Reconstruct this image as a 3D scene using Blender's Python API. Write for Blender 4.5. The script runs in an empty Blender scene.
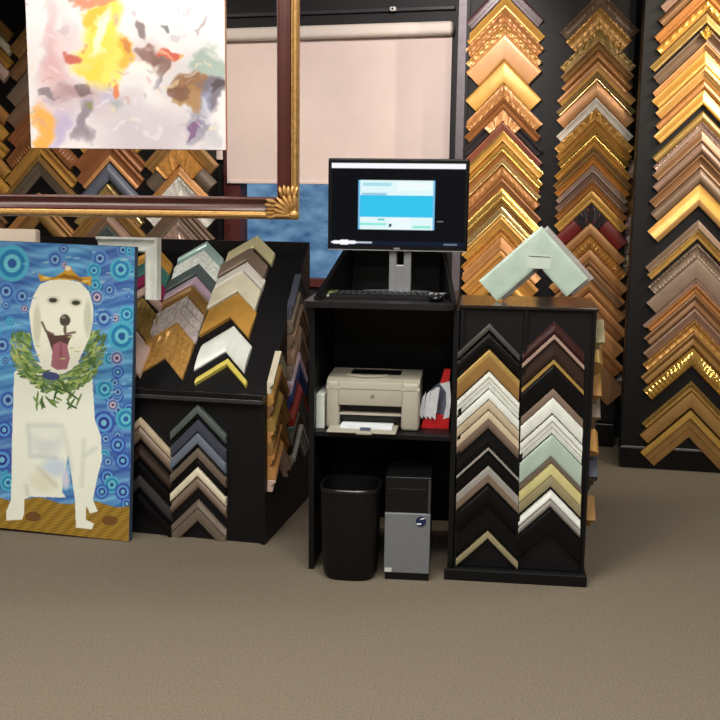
import bpy, bmesh, math, random
import numpy as np
from mathutils import Vector, Matrix
random.seed(7)
SC = bpy.context.scene
COL = SC.collection
R = math.radians

# ------------------------------------------------------------------ camera
F = 1000.0; PITCH = R(9.37); ROLL = R(0.7); EYE = 1.45
_f = Vector((0, math.cos(PITCH), -math.sin(PITCH)))
_u0 = Vector((0, math.sin(PITCH), math.cos(PITCH))); _r0 = Vector((1, 0, 0))
_r = math.cos(ROLL)*_r0 + math.sin(ROLL)*_u0
_u = -math.sin(ROLL)*_r0 + math.cos(ROLL)*_u0
CAM = Vector((0, 0, EYE))
cd = bpy.data.cameras.new('camera'); cam = bpy.data.objects.new('camera', cd); COL.objects.link(cam)
cd.sensor_width = 36; cd.lens = F/720*36; cd.clip_start = 0.05
m = Matrix((( _r.x, _u.x, -_f.x, CAM.x), (_r.y, _u.y, -_f.y, CAM.y), (_r.z, _u.z, -_f.z, CAM.z), (0, 0, 0, 1)))
cam.matrix_world = m
SC.camera = cam
def ray(x, y): return _f + _r*((x-360)/F) - _u*((y-360)/F)
def to_photo(X, Y, Z):
    d = (X-CAM.x, Y-CAM.y, Z-CAM.z); dz = d[0]*_f.x+d[1]*_f.y+d[2]*_f.z
    return 360 + F*(d[0]*_r.x+d[1]*_r.y+d[2]*_r.z)/dz, 360 - F*(d[0]*_u.x+d[1]*_u.y+d[2]*_u.z)/dz
def on_floor(x, y, z=0.0):
    d = ray(x, y); return CAM + d*((z-EYE)/d.z)

def yaw_of(a, b):
    d = b - a; return math.degrees(math.atan2(-d.y, d.x))

class Frame:
    """a plane in the room: x along it, y into it, z up it"""
    def __init__(s, o, yaw, lean=0.0):
        th, a = R(yaw), R(lean)
        U = Vector((math.cos(th), -math.sin(th), 0)); B = Vector((math.sin(th), math.cos(th), 0)); Z = Vector((0, 0, 1))
        s.o = Vector(o); s.x = U; s.y = math.cos(a)*B - math.sin(a)*Z; s.z = math.cos(a)*Z + math.sin(a)*B
        s.yaw, s.lean = yaw, lean
    def p(s, x, y, z): return s.o + s.x*x + s.y*y + s.z*z
    def px(s, x, y, off=0.0):
        """where the line of sight through a photo point meets the plane, in plane units"""
        d = ray(x, y); o = s.o + s.y*off
        t = (o-CAM).dot(s.y)/d.dot(s.y); q = CAM + d*t - o
        return q.dot(s.x), q.dot(s.z)
    def at(s, x, y, z):
        q = s.p(x, y, z)
        return Matrix(((s.x.x, s.y.x, s.z.x, q.x), (s.x.y, s.y.y, s.z.y, q.y), (s.x.z, s.y.z, s.z.z, q.z), (0, 0, 0, 1)))
    def shift(s, x, y, z, yaw=0, lean=0):
        return Frame(s.p(x, y, z), s.yaw+yaw, s.lean+lean)

# ------------------------------------------------------------------ materials
def lin(c):
    return tuple(((v/255)/12.92 if v/255 <= 0.04045 else ((v/255+0.055)/1.055)**2.4) for v in c)
MATS = {}
def mat(name, rgb, rough=0.5, metal=0.0, var=0.12, scale=25.0, bump=0.0, bscale=60.0, emit=None, coat=0.0, spec=0.5):
    if name in MATS: return MATS[name]
    M = bpy.data.materials.new(name); M.use_nodes = True
    nt = M.node_tree; b = nt.nodes['Principled BSDF']; c = lin(rgb)
    b.inputs['Roughness'].default_value = rough; b.inputs['Metallic'].default_value = metal
    b.inputs['Specular IOR Level'].default_value = spec
    if coat: b.inputs['Coat Weight'].default_value = coat; b.inputs['Coat Roughness'].default_value = 0.15
    tc = nt.nodes.new('ShaderNodeTexCoord')
    if var:
        n = nt.nodes.new('ShaderNodeTexNoise'); n.inputs['Scale'].default_value = scale; n.inputs['Detail'].default_value = 4
        rp = nt.nodes.new('ShaderNodeValToRGB')
        rp.color_ramp.elements[0].position = 0.3; rp.color_ramp.elements[1].position = 0.7
        rp.color_ramp.elements[0].color = (*[v*(1-var) for v in c], 1); rp.color_ramp.elements[1].color = (*[min(1, v*(1+var)) for v in c], 1)
        nt.links.new(tc.outputs['Object'], n.inputs['Vector']); nt.links.new(n.outputs['Fac'], rp.inputs['Fac'])
        nt.links.new(rp.outputs['Color'], b.inputs['Base Color'])
    else:
        b.inputs['Base Color'].default_value = (*c, 1)
    if bump:
        n2 = nt.nodes.new('ShaderNodeTexNoise'); n2.inputs['Scale'].default_value = bscale; n2.inputs['Detail'].default_value = 5
        bp = nt.nodes.new('ShaderNodeBump'); bp.inputs['Strength'].default_value = bump; bp.inputs['Distance'].default_value = 0.01
        nt.links.new(tc.outputs['Object'], n2.inputs['Vector']); nt.links.new(n2.outputs['Fac'], bp.inputs['Height'])
        nt.links.new(bp.outputs['Normal'], b.inputs['Normal'])
    if emit:
        b.inputs['Emission Color'].default_value = (*lin(emit[0]), 1); b.inputs['Emission Strength'].default_value = emit[1]
    MATS[name] = M
    return M
def paint_mat(name, rough=0.45, emission=0.0, bump=0.0):
    M = bpy.data.materials.new(name); M.use_nodes = True
    nt = M.node_tree; b = nt.nodes['Principled BSDF']; a = nt.nodes.new('ShaderNodeVertexColor'); a.layer_name = 'paint'
    b.inputs['Roughness'].default_value = rough
    if emission:
        b.inputs['Base Color'].default_value = (0.003, 0.003, 0.004, 1); b.inputs['Specular IOR Level'].default_value = 0.12
        nt.links.new(a.outputs['Color'], b.inputs['Emission Color']); b.inputs['Emission Strength'].default_value = emission
    else:
        nt.links.new(a.outputs['Color'], b.inputs['Base Color'])
    if bump:
        tc = nt.nodes.new('ShaderNodeTexCoord'); n2 = nt.nodes.new('ShaderNodeTexNoise'); n2.inputs['Scale'].default_value = 90
        bp = nt.nodes.new('ShaderNodeBump'); bp.inputs['Strength'].default_value = bump; bp.inputs['Distance'].default_value = 0.005
        nt.links.new(tc.outputs['Object'], n2.inputs['Vector']); nt.links.new(n2.outputs['Fac'], bp.inputs['Height'])
        nt.links.new(bp.outputs['Normal'], b.inputs['Normal'])
    return M

BLACK = mat('black_laminate', (9, 9, 11), 0.45, var=0.15, scale=8, spec=.3)
BLACKG = mat('black_gloss', (9, 9, 11), 0.25, var=0.1, scale=8, spec=.4)
BOARD = mat('black_display_board', (11, 10, 13), 0.5, var=0.2, scale=5, bump=0.05, bscale=300, spec=.3)
GREYM = mat('grey_metal_post', (105, 98, 105), 0.4, metal=0.3)
SILVER = mat('silver_plastic', (150, 152, 156), 0.35, metal=0.4, var=0.05)

# name: (rgb, metallic, roughness)
FIN = {
 'maroon': ((70, 28, 30), .0, .4), 'gold': ((212, 160, 78), .55, .36), 'bright gold': ((238, 194, 104), .7, .25),
 'pale gold': ((238, 205, 140), .65, .22), 'copper': ((190, 134, 80), .45, .4), 'dark copper': ((152, 100, 58), .4, .4),
 'antique gold': ((196, 148, 80), .55, .42), 'tan': ((196, 142, 86), .25, .42), 'light copper': ((222, 160, 104), .4, .35),
 'charcoal': ((58, 54, 56), .1, .45), 'red-brown': ((144, 84, 62), .2, .42), 'amber': ((210, 150, 78), .5, .38),
 'brown': ((134, 98, 66), .2, .45), 'bronze': ((156, 118, 68), .45, .42), 'olive gold': ((170, 138, 76), .45, .42),
 'grey-brown': ((120, 98, 80), .2, .48), 'silver': ((240, 234, 226), .35, .36), 'mauve brown': ((136, 106, 88), .2, .45),
 'red': ((132, 36, 32), .1, .4), 'taupe': ((128, 110, 96), .15, .48), 'pinkish silver': ((176, 150, 138), .4, .36),
 'white': ((226, 230, 224), .0, .35), 'pale mint': ((174, 193, 180), .05, .38), 'cream': ((222, 214, 190), .0, .4),
 'beige': ((188, 172, 146), .0, .45), 'dark taupe': ((104, 92, 80), .05, .5), 'grey': ((150, 146, 142), .15, .45),
 'black': ((9, 8, 9), .0, .45), 'dark brown': ((48, 34, 28), .0, .45), 'dark maroon': ((52, 22, 22), .0, .45),
 'cream yellow': ((206, 198, 138), .05, .45), 'olive taupe': ((146, 138, 106), .1, .45), 'mint silver': ((176, 204, 198), .5, .3),
 'grey-green': ((84, 94, 92), .1, .45), 'lilac': ((186, 162, 180), .1, .45), 'pearl': ((206, 194, 190), .25, .3),
 'yellow': ((232, 214, 104), .15, .35), 'yellow cream': ((214, 204, 160), .2, .35), 'teal': ((70, 120, 112), .1, .45),
 'magenta': ((150, 48, 92), .05, .45), 'navy grey': ((62, 66, 80), .1, .45), 'blue-grey': ((106, 116, 132), .15, .42),
 'dark grey': ((70, 66, 64), .1, .45), 'rust': ((152, 98, 62), .25, .42), 'pale pink': ((214, 184, 172), .05, .4),
 'blue': ((42, 66, 120), .05, .4),
}
def fin(name, carved=False):
    c, me, ro = FIN[name]
    if 'bright' in name or name == 'pale gold': me, ro = .75, .24
    else: me *= .45
    ro *= .8
    return mat(name.replace(' ', '_').replace('-', '_') + ('_carved' if carved else '_moulding'), c, ro, me, var=0.22 if carved else 0.1,
               scale=60 if carved else 14, bump=0.2 if carved else 0.0, bscale=90, spec=.22 if max(c) < 60 else .5)

# ------------------------------------------------------------------ mesh helpers
def link(o, parent=None):
    COL.objects.link(o)
    if parent is not None: o.parent = parent
    return o
def tag(o, label, cat, group=None):
    o['label'] = label; o['category'] = cat
    if group: o['group'] = group
    return o
def empty(name, mw, label, cat, group=None):
    o = bpy.data.objects.new(name, None); o.empty_display_size = 0.05
    COL.objects.link(o); o.matrix_world = mw
    return tag(o, label, cat, group)
class MB:
    def __init__(s): s.bm = bmesh.new()
    def box(s, x0, x1, y0, y1, z0, z1, bev=0.0, seg=2, mi=0):
        g = bmesh.ops.create_cube(s.bm, size=1.0)['verts']
        for v in g:
            v.co = Vector((x0 + (v.co.x+.5)*(x1-x0), y0 + (v.co.y+.5)*(y1-y0), z0 + (v.co.z+.5)*(z1-z0)))
        fs = list({f for v in g for f in v.link_faces})
        for f in fs: f.material_index = mi
        if bev:
            es = list({e for v in g for e in v.link_edges})
            bmesh.ops.bevel(s.bm, geom=es, offset=bev, segments=seg, affect='EDGES', profile=0.5)
        return s
    def loft(s, rings, mi=0, cap=True, closed=True):
        vs = [[s.bm.verts.new(p) for p in r] for r in rings]
        n = len(rings[0])
        for a, b in zip(vs, vs[1:]):
            for i in range(n if closed else n-1):
                j = (i+1) % n
                f = s.bm.faces.new((a[i], a[j], b[j], b[i])); f.material_index = mi
        if cap:
            for r in (vs[0], vs[-1]):
                try: s.bm.faces.new(r).material_index = mi
                except ValueError: pass
        return s
    def tube(s, a, b, r0, r1=None, n=12, mi=0):
        a, b = Vector(a), Vector(b); d = (b-a).normalized(); r1 = r0 if r1 is None else r1
        e = d.orthogonal().normalized(); g = d.cross(e)
        ring = lambda c, r: [c + e*(r*math.cos(2*math.pi*k/n)) + g*(r*math.sin(2*math.pi*k/n)) for k in range(n)]
        return s.loft([ring(a, r0), ring(b, r1)], mi)
    def ball(s, c, r, sx=1, sy=1, sz=1, n=8, mi=0):
        g = bmesh.ops.create_uvsphere(s.bm, u_segments=n*2, v_segments=n, radius=1.0)['verts']
        for v in g: v.co = Vector((c[0]+v.co.x*r*sx, c[1]+v.co.y*r*sy, c[2]+v.co.z*r*sz))
        for f in {f for v in g for f in v.link_faces}: f.material_index = mi
        return s
    def prism(s, pts, y0, y1, mi=0):
        """outline in x,z pushed from y0 to y1"""
        return s.loft([[Vector((x, y0, z)) for x, z in pts], [Vector((x, y1, z)) for x, z in pts]], mi)
    def build(s, name, mats, parent=None, mw=None, smooth=False):
        bmesh.ops.recalc_face_normals(s.bm, faces=s.bm.faces)
        me = bpy.data.meshes.new(name); s.bm.to_mesh(me); s.bm.free()
        for M_ in (mats if isinstance(mats, (list, tuple)) else [mats]): me.materials.append(M_)
        if smooth:
            me.polygons.foreach_set('use_smooth', [True]*len(me.polygons))
            try: me.set_sharp_from_angle(angle=R(38))
            except Exception: pass
        o = bpy.data.objects.new(name, me); link(o, parent)
        if mw is not None: o.matrix_world = mw
        return o
def structure(o): o['kind'] = 'structure'; return o

# ------------------------------------------------------------------ mouldings
PROF = {
 'flat':  [(0, .78), (.05, .95), (.12, 1), (.88, 1), (.95, .95), (1, .8)],
 'scoop': [(0, .9), (.05, 1), (.16, 1), (.24, .72), (.45, .48), (.68, .46), (.8, .62), (.9, .66), (1, .5)],
 'round': [(0, .35), (.08, .62), (.22, .86), (.4, 1), (.6, 1), (.78, .86), (.92, .62), (1, .4)],
 'step':  [(0, .95), (.06, 1), (.3, 1), (.32, .72), (.62, .68), (.64, .48), (.96, .44), (1, .36)],
 'rise':  [(0, .42), (.2, .5), (.4, .66), (.62, .92), (.76, 1), (.92, 1), (1, .9)],
 'ogee':  [(0, .9), (.1, 1), (.22, .92), (.32, .62), (.5, .46), (.66, .6), (.78, .78), (.88, .74), (1, .46)],
}
def prof_slice(prof, a, b):
    def h(s):
        for (s0, h0), (s1, h1) in zip(prof, prof[1:]):
            if s0 <= s <= s1: return h0 + (h1-h0)*((s-s0)/(s1-s0) if s1 > s0 else 0)
        return prof[-1][1]
    return [(a, h(a))] + [q for q in prof if a+1e-4 < q[0] < b-1e-4] + [(b, h(b))]
def rail_mesh(prof, w, H, d, n, tA, tB, seg=1, mod=None):
    """moulding length: profile swept along d (x,z), inward n; tA/tB give the cut at each offset s; stands out along -y"""
    mb = MB(); rings = []
    secs = [(s*w, h*H) for s, h in prof]
    secs = secs + [(secs[-1][0], 0.0), (secs[0][0], 0.0)]
    for k in range(seg+1):
        q = k/seg; ring = []
        for i, (s, h) in enumerate(secs):
            t = tA(s) + (tB(s)-tA(s))*q
            if mod and h > 0 and 0 < k < seg and 0 < i < len(prof)-1: h = h*mod(t, s/w)
            ring.append(Vector((d[0]*t + n[0]*s, -h, d[1]*t + n[1]*s)))
        rings.append(ring)
    return mb.loft(rings)
S2 = math.sqrt(0.5)
def modulator(style, w, seed):
    rnd = random.Random(seed); ph = [rnd.random()*6.28 for _ in range(6)]
    if style == 'rope': return lambda t, s: 0.86 + 0.2*math.sin(t*330 + s*7)
    if style == 'bead': return lambda t, s: 0.72 + 0.42*abs(math.sin(t*130 + ph[0]))
    if style == 'carved':
        return lambda t, s: 0.88 + 0.10*math.sin(t*150+ph[0]+3*math.sin(s*9+ph[1])) + 0.07*math.sin(t*271+s*11+ph[2])
    return None
NS = [0]
def corner_sample(fr, x, z, hw, w, H, colour, label, cat, group, prof='scoop', style=None, lip=None, cut='perp', off=0.0, orn=None, hwr=None):
    """one mitred corner of picture frame moulding, apex up, fixed flat on the plane fr"""
    NS[0] += 1
    root = empty('frame_corner_sample', fr.at(x, -off, z), label, cat, group)
    P = PROF[prof]
    for side in (-1, 1):
        half = hw if side < 0 or hwr is None else hwr
        d = (side*S2, -S2); n = (-side*S2, -S2); L = half/S2
        tA = lambda s: s
        tB = (lambda s: L) if cut == 'perp' else (lambda s: L + s)
        md = modulator(style, w, NS[0]); seg = {None: 1, 'rope': 40, 'bead': 40, 'carved': 30}[style]
        body, lp = (0.0, 1.0), None
        if lip:
            a, b = lip[1], lip[2]
            lp = (a, b); body = (b, 1.0) if a == 0 else (0.0, a)
        def piece(a, b, nm, cname, par, Hs, use_mod):
            pr = prof_slice(P, a, b)
            mb = rail_mesh(pr, w, Hs, d, n, tA, tB, seg if use_mod else 1, md if use_mod else None)
            return mb.build(nm, fin(cname, style == 'carved' and use_mod), par, smooth=True)
        r = piece(body[0], body[1], 'rail', colour, root, H, True if not (lip and len(lip) > 3 and lip[3] == 'plainbody') else False)
        if lp: piece(lp[0], lp[1], 'lip', lip[0], r, H*1.06, bool(style))
        if orn:
            Lo = orn[1]/S2
            rail_mesh([(0.0, 1.0), (.1, 1.12), (.9, 1.12), (1, .95)], w, H*1.12, d, n, tA, lambda s: min(Lo, L) + 0*s, 14, modulator('carved', w, NS[0]+5)).build('corner_ornament', fin(orn[0], True), r, smooth=True)
    return root
ORD = ['topmost', 'second', 'third', 'fourth', 'fifth', 'sixth', 'seventh', 'eighth', 'ninth', 'tenth', 'eleventh', 'twelfth', 'thirteenth',
       'fourteenth', 'fifteenth', 'sixteenth', 'seventeenth', 'eighteenth', 'nineteenth', 'twentieth']
def nth(i, n):
    if i == 0: return 'topmost'
    if i == n-1: return 'lowest'
    if i <= (n-1)//2: return ORD[i] + ' from top'
    return ORD[n-1-i] + ' from bottom'
def column(fr, items, ax, hwpx, H, where, group, cut='perp', off=0.0, jitter=0.0, skip_gap=0.0012, profs=('scoop', 'step', 'ogee', 'round', 'rise')):
    """items: (apex y, inner y, colour, options) read off the photo down one column; ax(y) is the apex column there"""
    n = len(items)
    xs = [fr.px(ax(it[0]), it[0])[0] for it in items]
    for i, it in enumerate(items):
        y0, y1, colour = it[:3]; o = dict(it[3]) if len(it) > 3 else {}
        a = fr.px(ax(y0), y0); b = fr.px(ax(y1), y1)
        zc = a[1]; w = max(0.006, (a[1]-b[1])*S2 - skip_gap)
        k = o.pop('hw', hwpx)
        e = fr.px(ax(y0)-k, y0); hw = abs(a[0]-e[0]) + random.uniform(-jitter, jitter)
        if 'orn' in o:
            e = fr.px(ax(y0)-o['orn'][1], y0); o['orn'] = (o['orn'][0], abs(a[0]-e[0]))
        desc = o.pop('desc', colour + {'carved': ' carved', 'rope': ' rope-edged', 'bead': ' beaded', None: ''}[o.get('style')])
        o.setdefault('prof', profs[(i*3+len(colour)) % 5])
        corner_sample(fr, xs[i], zc, hw, w, H*random.uniform(.85, 1.15), colour, f'{desc} frame corner, {nth(i, n)} {where}', 'frame sample', group, cut=cut, off=off, **o)

# ================================================================== ROOM
FLOORM = mat('taupe_carpet', (122, 112, 98), 0.95, var=0.2, scale=130, bump=0.6, bscale=300, spec=0.1)
structure(MB().box(-6, 4.6, -3.2, 9.2, -0.1, 0).build('floor', FLOORM))
CEIL = mat('dark_ceiling_paint', (30, 29, 31), 0.8)
structure(MB().box(-6, 4.6, -3.2, 9.2, 3.0, 3.1).build('ceiling', CEIL))
SIDEW = mat('warm_grey_wall_paint', (138, 130, 122), 0.8)
structure(MB().box(-6.1, -6, -3.2, 9.2, 0, 3).build('wall_left', SIDEW))
structure(MB().box(4.6, 4.7, -3.2, 9.2, 0, 3).build('wall_right', SIDEW))
structure(MB().box(-6, 4.6, -3.3, -3.2, 0, 3).build('wall_front', SIDEW))
Q = Frame(on_floor(605, 445), 15)                     # front plane of the tall racks by the far wall
W = Q.shift(0, 0.22, 0)                               # face of the far wall
wx0, wz0 = W.px(240, 215)[0], 0.86
wx1 = W.px(444, 200)[0]
WALLM = mat('black_wall_paint', (20, 20, 22), 0.6)
wb = MB()
wb.box(-6.6, wx0, 0, .12, 0, 3); wb.box(wx1, 4.0, 0, .12, 0, 3); wb.box(wx0, wx1, 0, .12, 0, wz0); wb.box(wx0, wx1, 0, .12, 2.42, 3)
structure(wb.build('wall_back', WALLM, mw=W.at(0, 0, 0)))
# window: dark red frame with glass
RED = mat('dark_red_window_frame', (78, 27, 25), 0.55)
win = MB()
win.box(wx0-.10, wx0+.012, -.03, .1, wz0, 2.42); win.box(wx1-.05, wx1, -.03, .1, wz0, 2.42)
win.box(wx0+.012, wx1-.05, -.03, .1, wz0, wz0+.05); win.box(wx0+.012, wx1-.05, -.03, .1, 2.36, 2.42)
wo = structure(win.build('window_1', RED, mw=W.at(0, 0, 0)))
GLASS = bpy.data.materials.new('window_glass'); GLASS.use_nodes = True
nt = GLASS.node_tree; nt.nodes.clear()
out = nt.nodes.new('ShaderNodeOutputMaterial'); tr = nt.nodes.new('ShaderNodeBsdfTransparent'); gl = nt.nodes.new('ShaderNodeBsdfGlossy'); mx = nt.nodes.new('ShaderNodeMixShader')
tr.inputs['Color'].default_value = (.93, .97, 1, 1); gl.inputs['Roughness'].default_value = 0.03; mx.inputs[0].default_value = 0.09
nt.links.new(tr.outputs[0], mx.inputs[1]); nt.links.new(gl.outputs[0], mx.inputs[2]); nt.links.new(mx.outputs[0], out.inputs['Surface'])
MB().box(wx0+.012, wx1-.05, .04, .046, wz0+.05, 2.36).build('pane', GLASS, wo)
# conduit and sensor on the dark wall over the window
cx0, cz0 = W.px(200, 20); cx1, cz1 = W.px(456, 8)
structure(MB().box(cx0, cx1, -.03, -.002, cz1-.012, cz1+.012, .004).build('trim_1', mat('dark_conduit', (52, 50, 54), 0.4), mw=W.at(0, 0, 0)))
sx, sz = W.px(395, 7)
sn = empty('ceiling_sensor', W.at(sx, -.032, sz-.02), 'small white sensor on the dark wall above the window blind', 'sensor')
MB().box(-.018, .018, -.03, 0, -.012, .012, .004).build('housing', mat('white_plastic', (225, 222, 218), 0.4), sn)
MB().tube((0, -.03, 0), (0, -.036, 0), .006).build('lens', BLACKG, sn)
# roller blinds
BLINDM = mat('pinkish_beige_blind_fabric', (228, 210, 203), 0.85, var=0.03, scale=6, bump=0.06, bscale=500)
CASS = mat('cream_blind_cassette', (226, 216, 206), 0.5, var=0.03)
def blind(x0, x1, ztop, zbot, label):
    b = empty('roller_blind', W.at((x0+x1)/2, -.05, ztop), label, 'window blind')
    h = (x1-x0)/2
    MB().box(-h, h, -.075, .045, -.075, 0, .02, 3).build('cassette', CASS, b, smooth=True)
    MB().box(-h+.012, h-.012, .0, .004, zbot-ztop+.02, -.06).build('fabric', BLINDM, b)
    MB().box(-h+.012, h-.012, -.006, .01, zbot-ztop, zbot-ztop+.022, .004).build('bottom_bar', BLINDM, b)
bx0, bz1 = W.px(227, 31); bx1, bz2 = W.px(456, 24); _, bzb = W.px(285, 184)
blind(bx0, bx1, (bz1+bz2)/2, bzb, 'wide pinkish beige roller blind pulled down over the window behind the monitor')
lx0 = W.px(192, 155)[0]; _, lzb = W.px(215, 160)
blind(lx0, bx0-.006, bz1, lzb, 'narrow pale roller blind left of the wide one, mostly behind the hanging painting')

# ================================================================== TALL RACKS ON THE FAR WALL
def tall_rack(fr, x0, x1, h, label, post=None, base_h=.14, lip=0.05, depth=.16):
    t = empty('moulding_rack', fr.at((x0+x1)/2, 0, 0), label, 'display rack')
    w = (x1-x0)/2
    MB().box(-w, w, 0, depth, base_h, h, .004).build('back_board', BOARD, t)
    MB().box(-w, w, -lip, depth, 0, base_h, .006).build('base', BLACKG, t)
    if post:
        MB().box(-w-.05, -w-.004, -.035, depth, 0, h).build('side_post', GREYM, t)
        MB().box(-w-.004, -w+.012, -.02, 0, base_h, h).build('edge_strip', BLACK, t)
    return t
rx0 = Q.px(466, 100)[0]; rx1 = Q.px(624, 250)[0]
tall_rack(Q, rx0, rx1, 2.72, 'tall black rack with two gold sample columns right of the monitor', post=True)
lx0 = Q.px(-62, 172)[0]; lx1 = Q.px(207, 172)[0]
tall_rack(Q, lx0, lx1, 2.72, 'tall black rack of samples at far left behind the hanging painting')
P3 = Frame(on_floor(619, 467), yaw_of(on_floor(622, 467), on_floor(720, 473)))
px1 = P3.px(720, 400)[0] + .42
P3x0 = 0.0
t3 = tall_rack(P3, 0.0, px1, 2.72, 'tall black board with one wide sample column at the right edge', base_h=.125, lip=0.002)
edge = MB().box(-px1/2+.002, px1/2-.002, -.005, -.001, .112, .12).build('base_reflection', GREYM, t3)  # grey strip standing in for the reflection line along the base

O = lambda **k: k
col1 = [(-19,-5,'maroon'),(-4,9,'gold',O(prof='rise')),(9,24,'copper',O(style='carved')),(24,33,'antique gold',O(style='carved')),(33,61,'tan',O(lip=('light copper',0,.2),prof='flat')),
 (61,84,'gold',O(prof='flat')),(84,98,'copper',O(style='carved')),(98,110,'dark copper'),(110,122,'charcoal',O(orn=('light copper',18),desc='charcoal and light copper')),(122,131,'red-brown'),
 (131,142,'gold',O(lip=('bright gold',0,.3))),(142,152,'bright gold'),(152,157,'copper'),(157,165,'pale gold',O(prof='rise')),(165,178,'copper',O(style='carved')),(178,188,'dark copper'),
 (188,200,'bright gold',O(prof='rise')),(200,206,'bronze'),(206,216,'pale gold',O(prof='rise')),(216,228,'gold'),(228,236,'amber',O(style='carved')),(236,250,'copper'),(250,268,'amber'),(268,284,'gold')]
G1 = 'gold corner samples on the column right of the monitor'
column(Q, col1, lambda y: 506-.019*y, 39.5, .032, 'in column just right of monitor', G1, jitter=.012)
col2 = [(-8,8,'grey-brown',O(style='rope')),(8,29,'antique gold',O(style='carved',hw=31)),(29,40,'olive gold',O(style='carved')),(40,51,'bronze'),(51,61,'copper',O(lip=('light copper',0,.25))),
 (61,72,'copper',O(lip=('gold',.6,1))),(72,81,'pale gold',O(prof='rise')),(81,98,'copper',O(prof='flat')),(98,109,'silver'),(109,119,'gold',O(style='carved')),(119,128,'antique gold'),
 (128,138,'bright gold',O(prof='rise')),(138,147,'gold'),(147,156,'bronze'),(156,165,'amber'),(165,172,'pinkish silver'),(172,181,'mauve brown'),(181,190,'copper'),(190,203,'gold',O(prof='rise')),
 (203,222,'red',O(orn=('charcoal',17),prof='flat',desc='red with dark corner')),(222,235,'copper',O(prof='flat')),(235,249,'amber',O(style='bead')),(249,264,'tan',O(lip=('dark copper',.55,1))),
 (264,278,'brown',O(lip=('tan',0,.3))),(278,292,'copper'),(292,312,'light copper',O(lip=('dark copper',.4,1))),(312,330,'copper',O(lip=('light copper',0,.25))),(330,350,'dark copper',O(lip=('copper',0,.3))),(350,384,'brown',O(prof='flat'))]
G2 = 'gold corner samples on the middle wall column'
column(Q, col2, lambda y: 601-.046*y if y < 240 else 590-.012*(y-240), 38, .032, 'in middle wall column above the case', G2, jitter=.012)
col3 = [(-40,-28,'mauve brown'),(-28,-14,'brown'),(-14,0,'copper'),(0,12,'gold',O(style='carved')),(13,24,'olive gold',O(hw=53,prof='rise')),(27,43,'grey-brown',O(orn=('bright gold',7),desc='grey-brown gold-tipped')),(43,51,'tan'),
 (51,67,'gold',O(prof='rise',hw=51)),(67,80,'antique gold'),(80,90,'copper'),(90,105,'gold'),(111,122,'olive gold'),(122,130,'pinkish silver',O(style='rope')),(130,142,'brown'),(142,154,'mauve brown',O(lip=('pinkish silver',0,.25))),
 (154,168,'brown'),(168,184,'grey-brown'),(184,206,'gold',O(hw=50,lip=('bronze',.7,1),prof='rise')),(220,229,'grey-brown'),(229,240,'olive gold',O(lip=('pale gold',0,.35))),
 (243,258,'taupe',O(style='rope')),(258,279,'taupe',O(prof='flat')),(279,284,'pinkish silver'),(284,293,'copper'),(293,308,'brown'),(308,320,'mauve brown'),(320,331,'antique gold',O(style='carved')),
 (331,346,'bronze'),(347,366,'bright gold',O(style='bead',prof='round')),(381,391,'olive gold',O(style='rope')),(391,407,'bronze',O(prof='flat')),(409,437,'bronze',O(lip=('bright gold',0,.28),prof='step'))]
G3 = 'wide corner samples on the right board'
column(P3, col3, lambda y: 707-.041*y, 48.5, .032, 'on far right board', G3, jitter=.012)
# left end of the far wall, seen round the hanging painting
L0 = [(-8,8,'bronze'),(8,20,'cream',O(desc='cream gold')),(20,34,'gold'),(34,52,'pale pink'),(76,94,'copper'),(94,110,'gold'),(110,128,'gold'),(128,146,'antique gold'),(146,164,'gold'),(164,182,'bronze'),(182,200,'brown')]
L1 = [(8,30,'bronze'),(30,50,'brown'),(54,76,'taupe',O(prof='flat')),(78,100,'mauve brown'),(100,118,'rust'),(118,137,'rust',O(style='bead')),(139,154,'antique gold',O(lip=('gold',.6,1))),(155,176,'dark taupe',O(lip=('bronze',0,.3))),(193,203,'tan'),(204,222,'bronze')]
L2 = [(104,124,'gold'),(124,141,'rust'),(141,161,'rust',O(lip=('light copper',.7,1))),(163,180,'blue-grey'),(184,194,'pale gold'),(194,210,'bronze'),(210,224,'mauve brown'),(224,240,'grey-green')]
L3 = [(124,143,'bronze'),(143,165,'dark taupe',O(orn=('amber',23),desc='dark with amber corner')),(165,176,'tan'),(176,200,'silver',O(style='carved')),(200,212,'grey-brown'),(212,222,'taupe'),(222,242,'pinkish silver',O(style='carved'))]
for its, ax, nm in ((L0, -27, 'in leftmost far wall column'), (L1, 41, 'in far column left under the painting'), (L2, 110, 'in far column under the painting middle'), (L3, 181, 'in far column under the painting right')):
    column(Q, its, (lambda a: (lambda y: a - .02*(y-150)))(ax), 35, .032, nm, 'corner samples ' + nm, jitter=.012)
# samples hung on the rack's right flank, seen edge on
FL = Frame(Q.p(rx1, 0.08, 0), 15-90)
def flank(fr, ys, cols, hw, H, where, group, x, yref, cut='perp', xc=0.0):
    n = len(ys)
    for i, ((ya, yb), c) in enumerate(zip(ys, cols)):
        a = yref(ya); b = yref(yb); w = (a-b)*S2*.92
        corner_sample(fr, xc, a + hw*.0, hw, w, H, c, f'{c} frame corner, {nth(i, n)} {where}', 'frame sample', group, prof=['scoop', 'round', 'step'][i % 3], cut=cut)
zq = lambda y: Q.px(630, y)[1]
flank(FL, [(160,172),(176,194),(194,213),(214,232),(234,252),(254,276),(278,302),(304,324),(326,345),(370,390)],
      ['pale pink', 'bronze', 'bronze', 'pale pink', 'pearl', 'beige', 'dark taupe', 'mauve brown', 'bronze', 'grey'], .07, .05, "on tall rack's right flank", 'samples on the right flank of the tall rack', 0, zq)

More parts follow.
